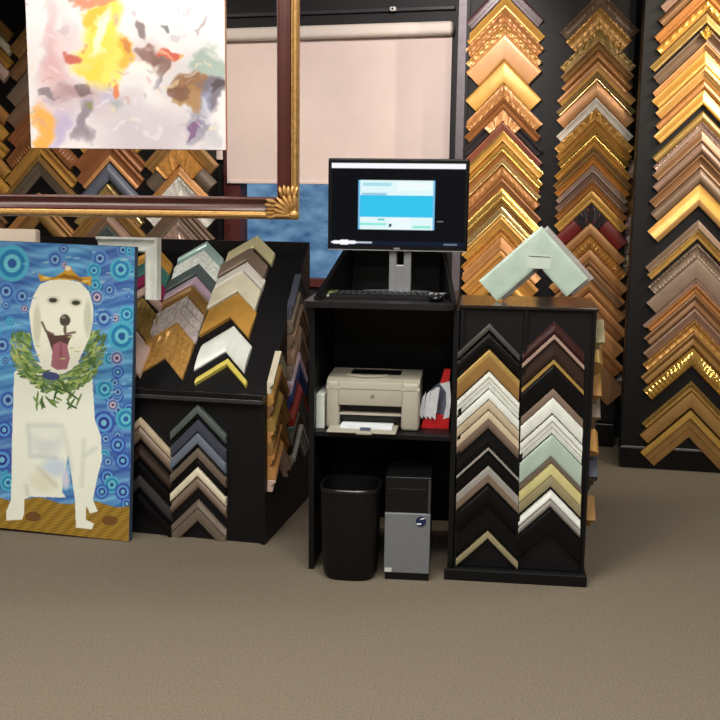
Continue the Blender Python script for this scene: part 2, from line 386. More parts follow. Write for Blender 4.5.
# ================================================================== BLACK SAMPLE CASE
C = Frame(on_floor(447, 580), yaw_of(on_floor(447, 580), on_floor(590, 588)))
CW = C.px(590, 588)[0]
cf = 0.03                                             # case front sits back from its plinth
Cf = C.shift(0, cf, 0)
ct = Cf.px(592, 308)[1]                               # top of the case
cl = Cf.px(457, 450)[0]; cr = Cf.px(590, 450)[0]; cdp = .38
case = empty('sample_case', C.at((cl+cr)/2, cf, 0), 'low black case holding two columns of samples beside the computer stand', 'display case')
w = (cr-cl)/2
MB().box(-w, w, .012, cdp, .045, ct-.012, .003).build('body', BOARD, case)
MB().box(-w, w+.01, -.015, cdp+.01, 0, .045, .004).box(-w-.035, w+.01, -cf, -.015, 0, .045, .004).build('plinth', BLACK, case)
MB().box(-w-.004, w+.006, -.006, cdp+.006, ct-.012, ct, .003).build('top_panel', mat('polished_dark_top', (28, 21, 19), 0.2, var=.1, scale=6, coat=.6), case)
MB().box(-w, -w+.012, 0, .012, .045, ct-.012).build('stile', BLACK, case)
MB().box(w-.012, w, 0, .012, .045, ct-.012).build('stile', BLACK, case)
xm = Cf.px(521, 450)[0] - (cl+cr)/2
MB().box(xm-.006, xm+.006, 0, .012, .045, ct-.012).build('divider', BLACK, case)
Cs = Cf.shift(0, .011, 0)
ca = [(323,330,'dark grey'),(331,348,'black'),(349,370,'bronze',O(lip=('olive gold',0,.32))),(371,388,'white',O(prof='step')),(389,399,'white',O(desc='narrow white')),(399,409,'beige'),(409,428,'taupe',O(lip=('beige',0,.45))),
 (429,445,'black'),(446,451,'grey'),(452,464,'black'),(465,482,'taupe',O(lip=('grey',0,.5))),(484,505,'black'),(507,528,'black'),(530,538,'olive taupe')]
column(Cs, ca, lambda y: 489.5-.008*(y-323), 31, .015, 'in left column of low case', 'corner samples in the left column of the low case', cut='vert', profs=('flat', 'rise', 'flat', 'round', 'flat'))
cb = [(321,333,'dark maroon'),(334,339,'pinkish silver'),(340,358,'dark brown'),(359,364,'olive gold'),(365,387,'black'),(388,397,'taupe'),(397,413,'white',O(prof='flat')),(414,433,'white',O(prof='step')),
 (434,456,'pale mint',O(prof='flat')),(456,462,'dark taupe'),(462,475,'cream yellow',O(prof='flat')),(475,486,'olive taupe'),(489,498,'white'),(498,507,'grey'),(508,532,'black')]
column(Cs, cb, lambda y: 554.5-.024*(y-323), 31, .015, 'in right column of low case', 'corner samples in the right column of the low case', cut='vert', profs=('flat', 'rise', 'flat', 'round', 'flat'))
CR = Frame(C.p(cr, cf+.09, 0), C.yaw-90)
zc = lambda y: Cf.px(588, y)[1]
flank(CR, [(322,340),(342,374),(376,396),(398,430),(432,450),(458,500),(502,522)], ['olive taupe', 'olive gold', 'bronze', 'dark taupe', 'antique gold', 'navy grey', 'bronze'], .075, .036,
      'on right flank of low case', 'samples on the right flank of the low case', 0, zc)
# big mint corner and a taupe one standing on the case top
def standing_corner(fr, x, z, hw, w, H, colour, label, sticker=False, hwr=None, spin=0):
    root = empty('mat_corner_sample', fr.at(x, 0, z), label, 'frame sample')
    for sd in (-1, 1):
        rail_mesh(PROF['flat'], w, H, (sd*S2, -S2), (-sd*S2, -S2), lambda s: s, lambda s, sd=sd: (hw if sd < 0 or not hwr else hwr)/S2).build('rail', fin(colour), root, smooth=True)
    root.matrix_world = root.matrix_world @ Matrix.Rotation(R(spin), 4, 'Y')
    if sticker:
        zz = -w/S2 - .012
        MB().box(-.045, .045, -H-.0012, -H+.0002, zz, zz+.05).build('sticker', mat('pale_sticker', (190, 204, 192), .25, var=.03), root)
        MB().box(-.04, .04, -H-.002, -H-.001, zz+.043, zz+.0455).build('printed_line', BLACK, root)
    return root
T = Frame(C.p((cl+cr)/2, cf+.15, ct), C.yaw, 4)
ax_, az_ = T.px(541, 229); ex_, ez_ = T.px(481, 281); ex2, ez2 = T.px(500, 298)
hwm = ax_-ex_; wm = (ex2-ex_)/S2
htot = hwm + wm*S2
standing_corner(T, ax_, htot+.003, hwm, wm, .02, 'pale mint', 'large flat pale mint corner standing on top of the low case', True, hwm*.85, 2)
T2 = T.shift(.025, .028, 0)
standing_corner(T2, ax_, htot+.002, hwm, wm, .02, 'grey', 'large grey corner standing close behind the mint one on the case', False, hwm*.85, 2)
bpy.context.view_layer.update()
for o_ in [q for q in COL.objects if q.name.startswith('mat_corner_sample')]:
    lo = min((c.matrix_world @ v.co).z for c in o_.children for v in c.data.vertices)
    o_.location.z += ct + .001 - lo

# ================================================================== COMPUTER STAND
K = Frame(on_floor(308, 570), C.yaw).shift(0, .012, 0)
kw = (Cf.p(cl, 0, 0)-K.o).dot(K.x) - .005; kh = K.px(309, 300.5)[1]; kd = .54
cart = empty('computer_stand', K.at(kw/2, 0, 0), 'black open computer stand with a shelf, between the two sample racks', 'stand')
h = kw/2
MB().box(-h, -h+.02, 0, kd, 0, kh-.022).build('side_panel', BLACK, cart)
MB().box(h-.02, h, 0, kd, 0, kh-.022).build('side_panel', BLACK, cart)
MB().box(-h+.02, h-.02, kd-.015, kd, .05, kh-.022).build('back_panel', BLACK, cart)
zs = K.px(330, 432)[1]
MB().box(-h+.02, h-.02, .01, kd-.015, zs-.022, zs, .003).build('shelf', BLACK, cart)
pts = []
for cxx, cyy, a0 in ((h-.03, -.03+.045, -90), (h-.0, kd, 0)):
    pass
xr = h - .012; xl = -h - .022; yf = -.035; rr = .045
pts = [(xl, kd), (xl, yf+rr)] + [(xl+rr-rr*math.cos(R(a)), yf+rr-rr*math.sin(R(a))) for a in range(15, 90, 15)] + [(xl+rr, yf), (xr-rr, yf)] + \
      [(xr-rr+rr*math.sin(R(a)), yf+rr-rr*math.cos(R(a))) for a in range(15, 90, 15)] + [(xr, yf+rr), (xr, kd)]
MB().loft([[Vector((x, y, kh-.022)) for x, y in pts], [Vector((x, y, kh)) for x, y in pts]]).build('desktop', mat('dark_grey_desktop', (24, 23, 26), .35, var=.08), cart)
hz = .2
for sgn in (-1, 1):
    xx = sgn*(h-.02)
    wing = [(kd, kh), (.02, kh), (.02, kh+.012), (kd-.09, kh+hz), (kd, kh+hz)]
    wing = [(kd, kh), (.02, kh), (.02, kh+.012), (kd-.02, kh+hz), (kd, kh+hz)]
    MB().loft([[Vector((xx+q-sgn*.07*y/kd, y, z)) for y, z in wing] for q in (-.009, .009)]).build('gallery_side', BLACK, cart)
MB().box(-h+.09, h-.09, kd-.018, kd, kh, kh+hz).build('gallery_back', BLACK, cart)

# monitor
Mz = kh
mx0, _ = K.shift(0, .2, 0).px(398, 285)
mon = empty('monitor', K.at(mx0, .32, kh), 'wide black flat monitor with a cyan and white page lit on screen', 'monitor')
KM = K.shift(mx0, .27, 0)
a_, zt = KM.px(398, 158.5); a2, zb = KM.px(398, 251)
l_, _ = KM.px(328, 205); r_, _ = KM.px(468.5, 205)
zt -= kh; zb -= kh
mw2 = (r_-l_)/2; mc = (l_+r_)/2
MB().box(mc-mw2, mc+mw2, -.05, -.008, zb, zt, .006).build('casing', mat('black_monitor_plastic', (8, 8, 10), .4, var=.05, spec=.25), mon)
SWn, SHn = 150, 100
bz = .014
gx = np.linspace(mc-mw2+bz, mc+mw2-bz, SWn+1); gz = np.linspace(zb+.02, zt-bz, SHn+1)
def grid_obj(name, xs, zs, y, colour_fn, matl, parent):
    X, Z = np.meshgrid(xs, zs); nx, nz = len(xs), len(zs)
    co = np.stack([X, np.full_like(X, y), Z], -1).reshape(-1, 3)
    idx = np.arange(nx*nz).reshape(nz, nx)
    fc = np.stack([idx[:-1, :-1], idx[:-1, 1:], idx[1:, 1:], idx[1:, :-1]], -1).reshape(-1, 4)
    me = bpy.data.meshes.new(name); me.from_pydata(co.tolist(), [], fc.tolist())
    at = me.color_attributes.new('paint', 'FLOAT_COLOR', 'POINT')
    S, Tn = np.meshgrid(np.linspace(0, 1, nx), np.linspace(0, 1, nz))
    rgb = colour_fn(S, Tn)/255.0
    rgb = np.where(rgb <= .04045, rgb/12.92, ((rgb+.055)/1.055)**2.4)
    at.data.foreach_set('color', np.concatenate([rgb, np.ones(rgb.shape[:2]+(1,))], -1).reshape(-1).astype(np.float32))
    me.materials.append(matl)
    o = bpy.data.objects.new(name, me); link(o, parent)
    return o
def screen_col(S, T_):
    out = np.zeros(S.shape+(3,)); out[:] = (5, 8, 12)
    def rect(x0, x1, y0, y1, c):
        m_ = (S >= x0) & (S <= x1) & (1-T_ >= y0) & (1-T_ <= y1); out[m_] = c
    rect(.0, 1, .02, .075, (250, 250, 255))
    rect(.205, .775, .215, .80, (120, 190, 235))
    rect(.22, .765, .215, .80, (225, 248, 250))
    rect(.235, .45, .25, .29, (170, 225, 235)); rect(.5, .75, .23, .33, (240, 252, 252)); rect(.23, .42, .37, .39, (160, 205, 225))
    rect(.215, .765, .40, .655, (52, 196, 236))
    rect(.44, .60, .66, .80, (236, 250, 255)); rect(.22, .42, .73, .75, (150, 235, 225)); rect(.62, .75, .76, .78, (150, 235, 215)); rect(.35, .40, .675, .69, (90, 200, 200))
    m_ = ((S-.445)/.011)**2 + ((1-T_-.752)/.022)**2 < 1; out[m_] = (40, 70, 80)
    rect(.80, .845, .695, .705, (130, 130, 130))
    rect(.0, 1, .945, 1, (14, 26, 44)); 
    m_ = ((S-.10)/.105)**2 + ((1-T_-.965)/.026)**2 < 1; out[m_] = (250, 250, 255)
    rect(.2, .31, .955, .975, (200, 205, 215)); rect(.85, .95, .965, .98, (110, 120, 135))
    return out
grid_obj('screen', gx, gz, -.0508, screen_col, paint_mat('lit_screen', .2, 1.0), mon)
MB().box(mc-mw2+.003, mc+mw2-.003, -.0515, -.047, zb, zb+.004).build('chrome_edge', SILVER, mon)
MB().box(mc-.012, mc+.012, -.0512, -.0498, zb+.006, zb+.013).build('badge', SILVER, mon)
NK = SILVER
mcn = mc; mc = mc+.012
nb = MB(); nb.box(mc-.044, mc-.014, -.03, .0, .012, zb+.1, .004); nb.box(mc+.014, mc+.044, -.03, .0, .012, zb+.1, .004); nb.box(mc-.018, mc+.018, -.0295, 0, .012, zb*.68, .004)
nb.build('neck', NK, mon)
mc = mcn
fo = MB(); ring = lambda s, z: [Vector((mc+.155*s*math.cos(2*math.pi*k/40), -.02+.095*s*math.sin(2*math.pi*k/40), z)) for k in range(40)]
fo.loft([ring(1, .001), ring(1, .008), ring(.94, .013)]).build('foot', SILVER, mon, smooth=True)
# keyboard, mouse, small packet
kb = empty('keyboard', K.at(mx0-.035, .1, kh), 'black keyboard lying in front of the monitor on the stand', 'keyboard')
MB().prism([(-.225, .002), (.225, .002), (.222, .016), (-.222, .016)], 0, .135).build('case', mat('black_keyboard_plastic', (20, 20, 22), .4), kb)
for r0 in range(5):
    mb = MB()
    for c0 in range(18):
        mb.box(-.212+c0*.0236, -.212+c0*.0236+.019, .008+r0*.025, .008+r0*.025+.019, .016, .021, .002, 1)
    mb.build('key_row', mat('black_keys', (30, 30, 33), .5), kb)
MB().box(-.222, .222, .127, .135, .0162, .019).build('rear_trim', SILVER, kb)
ms = empty('computer_mouse', K.at(K.px(432, 297)[0]+.012, .06, kh), 'small black and silver mouse beside the keyboard right end', 'mouse')
MB().ball((0, .03, .014), 1, .03, .048, .017, 10).build('shell', mat('black_mouse_plastic', (24, 24, 26), .25), ms, smooth=True)
MB().box(-.004, .004, .002, .022, .02, .031, .003).build('scroll_wheel', SILVER, ms)
MB().box(-.028, .028, .036, .044, .018, .0305, .003).build('silver_band', SILVER, ms)
pk = empty('note_packet', K.at(K.px(321, 286)[0]+.003, .15, kh), 'small green and white packet at the left corner of the stand', 'packet')
MB().box(-.035, .035, 0, .07, .001, .022, .006).build('wrapper', mat('green_packet', (96, 112, 62), .5, var=.5, scale=60), pk)
MB().box(-.03, .012, -.02, -.001, .001, .012, .003).build('card', mat('white_card', (215, 212, 205), .6), pk)

# printer on the shelf
pf = K.shift(0, .06, zs)
pl, _ = pf.px(326, 410); pr, _ = pf.px(419, 410); pw = (pr-pl)/2; pH = pf.px(372, 378)[1] - .004
PB = mat('warm_grey_printer_plastic', (172, 168, 153), .45, var=.03)
pn = empty('printer', K.at((pl+pr)/2, .06, zs), 'beige desktop laser printer with open paper tray on the stand shelf', 'printer')
body = MB()
zlo, zmid = .022, pH*.62
body.box(-pw, -pw*.72, 0, .25, 0, pH*.94, .012, 3); body.box(pw*.62, pw, 0, .25, 0, pH*.94, .012, 3)
body.box(-pw*.74, pw*.64, .0, .25, pH*.47, pH*.94, .006, 2); body.box(-pw*.74, pw*.64, .08, .25, 0, pH*.48)
body.build('body', PB, pn, smooth=True)
MB().box(-pw*.72, pw*.62, .05, .08, .02, pH*.47).build('feed_slot', BLACKG, pn)
MB().box(-pw*.72, pw*.62, .012, .05, pH*.27, pH*.31, .002).build('feed_bar', PB, pn)
tc_ = MB(); sec = [(.0, pH*.8), (.015, pH*.9), (.05, pH*.97), (.1, pH*.99), (.24, pH*1.0), (.25, pH*.93), (.25, pH*.9), (.0, pH*.78)]
tc_.loft([[Vector((x, y, z)) for y, z in sec] for x in (-pw*1.0, -pw*.96, pw*.96, pw*1.0)]).build('top_cover', PB, pn)
MB().box(-pw*.55, pw*.55, .11, .20, pH*.985, pH*1.012, .004).build('output_slot', BLACKG, pn)
lipb = MB(); rg = []
for k in range(13):
    t = k/12; rg.append([Vector((-pw*.62+pw*.9*t, .075-.03*math.sin(math.pi*t), pH*.985+a)) for a in (0, .008)] + [Vector((-pw*.62+pw*.9*t, .085-.03*math.sin(math.pi*t), pH*.985+a)) for a in (.008, 0)])
lipb.loft(rg).build('stop_lip', PB, pn)
MB().tube((0, .001, pH*.66), (0, -.002, pH*.66), .008).build('emblem', mat('grey_emblem', (120, 118, 112), .4), pn)
MB().box(-pw*.92, pw*.55, -.085, .05, .004, .012, .003).build('paper_tray', PB, pn)
MB().box(-.05, .01, -.1, -.085, .003, .014, .003).build('tray_tab', PB, pn)
MB().box(-.04, .0, -.07, -.045, .0125, .02, .002).build('paper_guide', mat('blue_grey_guide', (70, 86, 112), .5), pn)
ps = empty('paper_stack', K.at((pl+pr)/2-.02, .06, zs+.0125), 'white paper lying in the open tray of the printer', 'paper')
MB().box(-.1, .1, -.04, .045, 0, .008).build('sheets', mat('white_paper', (226, 232, 238), .7, var=.02), ps)
# red and white paper packet right of the printer
rp = K.shift(0, .1, zs)
q0, _ = rp.px(420, 420); q1, _ = rp.px(449, 400); zt_ = rp.px(445, 371)[1]
pkw = q1-q0
rb = empty('paper_bag', K.at(q0, .1, zs), 'red and white paper packet bulging beside the printer on the shelf', 'packet')
def sheet(pts_, y0, y1, nm, M_):
    return MB().prism([(pkw*a, zt_*b) for a, b in pts_], y0, y1).build(nm, M_, rb)
REDP = mat('red_print', (196, 28, 28), .4, var=.05); WHP = mat('white_packet_print', (214, 216, 222), .4, var=.08, scale=30)
sheet([(.02, 0), (1, 0), (1.02, .2), (.5, .24), (.1, .14)], .03, .075, 'red_bottom', REDP)
sheet([(.66, .76), (.98, .8), (1.02, 1.0), (.8, 1.0)], .035, .06, 'red_top', REDP)
sheet([(.8, .16), (1.02, .2), (1.06, .5), (1.0, .8), (.66, .76), (.88, .62), (.9, .4)], .028, .062, 'white_band', WHP)
sheet([(.02, .16), (.8, .16), (.9, .4), (.88, .62), (.66, .76), (.4, .66), (.1, .5)], .05, .07, 'grey_panel', mat('grey_blue_panel', (92, 98, 116), .45, var=.2, scale=50))
for k in range(4):
    sheet([(-.06+.15*k, .22+.0*k), (.08+.15*k, .15), (.18+.16*k, .62+.03*k), (.06+.15*k, .52+.06*k)], .03-.004*k, .033-.004*k, 'loose_leaf', WHP)
wp = empty('paper_pad', K.at(K.px(319, 428)[0]+.0, .05, zs), 'white pad standing on edge at left of the printer', 'paper')
MB().box(-.022, .012, 0, .2, 0, K.px(318, 397)[1]-zs, .003).build('sheets', mat('white_pad_paper', (204, 212, 204), .7, var=.03), wp)

# waste bin and computer tower on the floor inside the stand
bp_ = on_floor(347, 583)
BINM = mat('black_bin_plastic', (8, 8, 9), .45, var=.05, spec=.3)
bn = empty('waste_bin', Frame(bp_, 6).at(0, .11, 0), 'black plastic waste bin on the carpet under the computer stand', 'bin')
def rr_ring(hx, hy, z, p=3.2, n=36):
    o = []
    for k in range(n):
        a = 2*math.pi*k/n; c, s = math.cos(a), math.sin(a)
        o.append(Vector((hx*math.copysign(abs(c)**(2/p), c), hy*math.copysign(abs(s)**(2/p), s), z)))
    return o
bm_ = MB(); bh = .36
bm_.loft([rr_ring(.092, .088, .0), rr_ring(.1, .095, .012), rr_ring(.106, .101, .05), rr_ring(.115, .108, bh-.01), rr_ring(.115, .108, bh), rr_ring(.107, .102, bh), rr_ring(.088, .082, .015)])
bm_.build('shell', BINM, bn, smooth=True)
MB().loft([rr_ring(.113, .108, bh-.014), rr_ring(.118, .113, bh-.012), rr_ring(.118, .113, bh-.002), rr_ring(.114, .109, bh+.002), rr_ring(.108, .103, bh), rr_ring(.108, .103, bh-.014)], cap=False).build('rim', mat('bin_rim_plastic', (16, 16, 17), .3), bn, smooth=True)
tp = on_floor(407, 580); TF = Frame(tp, 5)
tw0 = TF.px(384, 560)[0]; tw1 = TF.px(430, 560)[0]; th_ = TF.px(407, 477)[1]
tow = empty('computer_tower', TF.at(0, 0, 0), 'black computer tower with silver lower front standing beside the bin', 'computer')
zsv = TF.px(407, 513)[1]; zbv = TF.px(407, 573)[1]
MB().box(tw0, tw1, .018, .4, .012, th_, .005).build('casing', BLACK, tow)
MB().box(tw0, tw1, 0, .018, zsv, th_, .004).build('drive_panel', BLACKG, tow)
MB().box(tw0+.012, tw1-.022, -.002, 0, zsv+.06, zsv+.095, .001).build('drive_door', BLACKG, tow)
MB().box(tw1-.012, tw1-.004, -.003, 0, zsv, th_-.01).build('edge_trim', mat('dark_grey_trim', (60, 60, 64), .3), tow)
MB().box(tw0, tw1-.002, -.004, .018, zbv, zsv, .004).build('silver_panel', mat('silver_front', (124, 128, 134), .4, metal=.3, var=.04), tow)
MB().box(tw0+.004, tw1-.004, 0, .03, 0, zbv).build('foot', BLACK, tow)
lx, lz = TF.px(421, 521)
MB().tube((lx, -.004, lz), (lx, -.0075, lz), .019, n=28).build('round_emblem', mat('navy_emblem', (24, 34, 78), .3), tow)
lg = MB()
lg.loft([[Vector((lx-.002+a, -.0085, lz+.007+b)) for a, b in ((-.002, 0), (.014, .004), (.016, .008), (0, .004))], [Vector((lx-.002+a, -.0074, lz+.007+b)) for a, b in ((-.002, 0), (.014, .004), (.016, .008), (0, .004))]])
lg.loft([[Vector((lx-.014+a, -.0085, lz-.012+b)) for a, b in ((-.002, 0), (.014, 0), (.016, .005), (0, .005))], [Vector((lx-.014+a, -.0074, lz-.012+b)) for a, b in ((-.002, 0), (.014, 0), (.016, .005), (0, .005))]])
lg.build('emblem_strokes', mat('white_strokes', (235, 238, 245), .4), tow)
MB().box(tw0+.003, tw0+.03, -.0052, -.004, zbv+.004, zbv+.02).build('sticker', mat('pale_square_sticker', (190, 196, 190), .5), tow)

# ================================================================== LEFT SLANTED RACK
L = Frame(on_floor(265, 545), yaw_of(on_floor(130, 533), on_floor(265, 545)))
ld = .70
lxl = -1.9
zl = L.px(262, 404)[1]                                # ledge underside
zl2 = L.px(252, 396)[1]
Lb = L.shift(0, ld, 0)
ztop = Lb.px(303, 242)[1]
rack = empty('slanted_display_rack', L.at(-.6, 0, 0), 'black rack with a slanted upper tray of samples behind the dog painting', 'display rack')
ox = .6
side = [(0, 0), (0, zl), (.02, zl2), (ld-.05, ztop-.03), (ld-.02, ztop), (ld, ztop), (ld, 0)]
for xx in (lxl, -.02):
    MB().loft([[Vector((ox+xx, y, z)) for y, z in side], [Vector((ox+xx+.02, y, z)) for y, z in side]]).build('side_panel', BOARD, rack)
tray = [(.03, zl2-.05), (.03, zl2-.015), (ld-.055, ztop-.055), (ld-.04, ztop-.07)]
MB().loft([[Vector((ox+lxl+.02, y, z)) for y, z in tray], [Vector((ox-.02, y, z)) for y, z in tray]]).build('slanted_tray', BOARD, rack)
MB().box(ox+lxl+.02, ox-.02, ld-.02, ld, .0, ztop).build('back_board', BOARD, rack)
MB().box(ox+lxl+.02, ox-.02, .012, .03, .0, zl).build('front_board', BOARD, rack)
MB().box(ox+lxl, ox-.0, -.028, .03, zl, zl+.02, .004).build('ledge', mat('dark_grey_ledge', (46, 46, 50), .3), rack)
MB().box(ox+lxl, ox-.0, -.03, -.012, zl+.02, zl2+.012, .003).build('ledge_lip', BLACKG, rack)
a0 = Vector((.03, zl2-.015)); a1 = Vector((ld-.055, ztop-.055))
lean = 90 - math.degrees(math.atan2(a1.y-a0.y, a1.x-a0.x))
SL = Frame(L.p(0, a0.x, a0.y), L.yaw, lean)
SLEN = (a1-a0).length
def slant_column(items, where, group):
    n = len(items)
    pts_ = [SL.px(*it[0]) for it in items]
    xs = sum(p[0] for p in pts_)/n
    for i, it in enumerate(items):
        z0 = pts_[i][1]; z1 = SL.px(*it[1])[1]; o = dict(it[3]) if len(it) > 3 else {}
        w_ = (z0-z1)*S2-.0015
        hw = o.pop('hw', .112)
        desc = o.pop('desc', it[2] + (' carved' if o.get('style') == 'carved' else ''))
        o.setdefault('prof', ['scoop', 'step', 'rise', 'round'][i % 4])
        corner_sample(SL, pts_[i][0], z0, hw, w_, .02, it[2], f'{desc} frame corner, {nth(i, n)} {where}', 'frame sample', group, cut='vert', **o)
def lin_pts(y): return y
sa = [((208,244),(205,253),'mint silver'),((205,253),(200,266),'white',O(style='carved',desc='white sparkling')),((200,266),(197,277),'grey-green',O(prof='flat')),((197,277),(193,287),'lilac'),((193,287),(188,299),'bronze'),((188,299),(178,325),'pearl',O(style='carved')),((178,325),(171,360),'antique gold',O(style='carved',prof='scoop'))]
sb_ = [((258,238),(251,250),'yellow cream',O(prof='flat')),((251,250),(248,263),'taupe',O(prof='flat')),((248,263),(244,274),'silver'),((244,274),(239,294),'cream',O(prof='flat')),((239,294),(234,320),'gold',O(prof='rise')),((234,327),(229,353),'white',O(prof='round')),((229,361),(227,367),'yellow',O(prof='flat'))]
sz_ = [((158,249),(155,260),'gold'),((155,260),(152,272),'teal'),((152,272),(148,286),'magenta'),((148,286),(145,296),'pale pink'),((144,300),(136,326),'olive gold',O(style='carved')),((135,330),(128,358),'pale pink',O(prof='flat',desc='wide pale pink'))]
slant_column(sz_, 'on slanted tray beside the dog painting', 'samples on the slanted tray beside the dog painting')
slant_column(sa, "in slanted tray's middle column", 'samples in the middle column of the slanted tray')
slant_column(sb_, "in slanted tray's right column", 'samples in the right column of the slanted tray')
Lf = L.shift(0, .012, 0)
lb = [(404,413,'grey-green'),(419,431,'navy grey'),(432,443,'blue-grey'),(447,457,'dark taupe'),(458,465,'black'),(466,475,'cream'),(475,488,'taupe'),(499,507,'dark taupe'),(507,520,'dark taupe')]  # lower taupe finishes darkened for the shade under the tray
column(Lf, lb, lambda y: 199-.0*(y-400), 27.5, .02, 'under the slanted tray, right column', 'samples in the right column under the slanted tray', cut='vert', profs=('flat', 'rise', 'flat', 'round', 'flat'))
la = [(417,425,'beige'),(425,439,'taupe'),(444,456,'dark brown'),(460,472,'black'),(474,486,'charcoal'),(492,505,'black')]  # pale finishes made darker for the shade below the ledge
column(Lf, la, lambda y: 141, 31, .02, 'under the slanted tray, left column', 'samples in the left column under the slanted tray', cut='vert', profs=('flat', 'rise', 'flat', 'round', 'flat'))
# samples on the rack's right side
LS = Frame(L.p(.0, 0, 0), L.yaw-90)                      # plane facing right; x runs back to front
def side_col(dist, hw, zs_, cols, where, group, H=.032):
    n = len(cols)
    for i, ((za, zb_), c) in enumerate(zip(zs_, cols)):
        corner_sample(LS, dist, za, hw, (za-zb_)*S2-.0015, H*random.uniform(.8, 1.2), c, f'{c} frame corner, {nth(i, n)} {where}', 'frame sample', group, prof=['scoop', 'round', 'step', 'rise'][i % 4], cut='vert')
zsd = [.80-.052*k for k in range(9)]
side_col(.15, .115, [(z, z-.05) for z in zsd], ['cream', 'antique gold', 'brown', 'olive gold', 'tan', 'bronze', 'copper', 'tan', 'pale pink'], 'on front side column of slanted rack', 'samples on the front side column of the slanted rack')
zsd = [1.10-.068*k for k in range(11)]
side_col(.45, .125, [(z, z-.062) for z in zsd], ['navy grey', 'dark taupe', 'grey-brown', 'mauve brown', 'taupe', 'lilac', 'blue', 'red', 'grey-green', 'dark brown', 'grey'], 'on rear side column of slanted rack', 'samples on the rear side column of the slanted rack')

# ================================================================== DOG PAINTING
db = on_floor(129, 542); dl = on_floor(0, 531)
dyaw = yaw_of(on_floor(0, 531), on_floor(129, 542))
D0 = Frame(db, dyaw, 0)
gap = 0.0
ddist = -(db-L.o).dot(L.y); dlean = math.degrees(math.atan2(ddist-.03-.036, zl2)); print('dog', ddist, dlean)
Dg = Frame(db, dyaw, dlean)
_t = R(1.2); _x, _z = Dg.x.copy(), Dg.z.copy()
Dg.z = _z*math.cos(_t) + _x*math.sin(_t); Dg.x = _x*math.cos(_t) - _z*math.sin(_t)
dW = .72; dz = Dg.px(139, 247)[1]
dog = empty('dog_painting', Dg.at(-dW/2, 0, 0), 'tall canvas of a white dog with crown on blue rings, leaning on the rack', 'painting')
def dog_col(S, T_):
    rnd = np.random.RandomState(5)
    q = [Dg.o[i] + Dg.x[i]*(S-1)*dW + Dg.z[i]*T_*dz for i in range(3)]
    X, Y = to_photo(*q)
    out = np.zeros(S.shape+(3,))
    wob = np.sin(Y*.9+3*np.sin(X*.11))*.5+np.sin(Y*.37+X*.05)
    base = np.array([86, 140, 196.]); out[:] = base
    out += (wob[..., None])*np.array([20, 24, 16])
    out += (np.sin(X*.06+1)*np.cos(Y*.035))[..., None]*np.array([6, 22, 14])
    circ = [(12, 263, 17, 0), (121, 269, 11, 0), (122, 336, 14, 0), (104, 318, 10, 1), (6, 291, 9, 1), (22, 296, 8, 1), (117, 358, 7, 2), (55, 259, 8, 1), (100, 258, 8, 1), (97, 297, 7, 2), (127, 314, 8, 0), (-12, 330, 13, 0),
            (2, 345, 9, 1), (105, 389, 9, 0), (118, 392, 6, 1), (104, 423, 11, 3), (126, 419, 10, 0), (106, 439, 6, 1), (118, 445, 8, 3), (123, 461, 8, 3), (108, 462, 6, 1), (112, 485, 8, 0), (102, 492, 7, 3), (123, 492, 8, 3), (127, 504, 6, 3),
            (8, 400, 10, 1), (4, 430, 8, 3), (-8, 300, 10, 2), (-14, 410, 12, 0), (2, 460, 10, 3), (-10, 470, 9, 1), (8, 483, 8, 0), (95, 340, 6, 1), (94, 270, 7, 0), (118, 372, 6, 3), (113, 405, 6, 2), (-15, 270, 10, 1)]
    circ = [(rnd.uniform(-35, 136), rnd.uniform(248, 505), rnd.uniform(3.5, 7.5), rnd.randint(0, 4)) for _ in range(95)] + circ
    pal = [[(80, 176, 206), (40, 128, 180), (110, 196, 214), (44, 92, 160)], [(92, 142, 204), (58, 98, 176), (130, 178, 214), (40, 58, 130)], [(130, 168, 206), (86, 96, 168), (206, 190, 196), (70, 60, 110)], [(54, 84, 176), (96, 156, 214), (38, 48, 140), (120, 190, 214)]]
    for cx, cy, r, k in circ:
        d = np.hypot(X-cx, (Y-cy)*.92)/r
        for j, lim in enumerate((1.0, .76, .5, .26)):
            out[d < lim] = pal[k][j]
    # gold ground
    gy = 498 + 2.5*np.sin(X*.12) + .06*X
    g = Y > gy
    gc = np.array([150, 118, 44.]) + (np.sin(X*.5+Y*1.3)*np.sin(Y*.8))[..., None]*np.array([22, 18, 10])
    out[g] = gc[g]
    for cx, cy in ((33, 517), (110, 521)):
        m_ = ((X-cx)/8)**2+((Y-cy)/5)**2 < 1; out[m_] = (112, 78, 40)
    
    def ell(cx, cy, rx, ry, c, rot=0, soft=0):
        ca, sa_ = math.cos(rot), math.sin(rot); dx, dy = X-cx, Y-cy
        d = ((dx*ca+dy*sa_)/rx)**2 + ((-dx*sa_+dy*ca)/ry)**2
        if soft:
            k = np.clip((1-d)/soft, 0, 1)[..., None]; out[:] = out*(1-k) + np.array(c)*k
        else: out[d < 1] = c
    def poly(pts_, c):
        ins = np.zeros(S.shape, bool); n = len(pts_)
        for i in range(n):
            (x0, y0), (x1, y1) = pts_[i], pts_[(i+1) % n]
            cond = ((y0 > Y) != (y1 > Y)) & (X < (x1-x0)*(Y-y0)/((y1-y0) if y1 != y0 else 1e-9)+x0)
            ins ^= cond
        out[ins] = c
    body = (240, 244, 230)
    poly([(14, 372), (30, 362), (80, 362), (92, 372), (95, 420), (101, 436), (102, 460), (97, 480), (93, 500), (98, 512), (90, 514), (86, 505), (86, 520), (94, 524), (92, 530), (76, 528), (75, 500), (70, 465),
          (68, 455), (62, 492), (66, 498), (30, 497), (24, 500), (24, 514), (22, 520), (6, 521), (6, 512), (11, 500), (12, 440)], body)
    ell(47, 440, 20, 20, (216, 224, 222), 0, .9); ell(47, 430, 18, 14, (236, 240, 228), 0, .8)
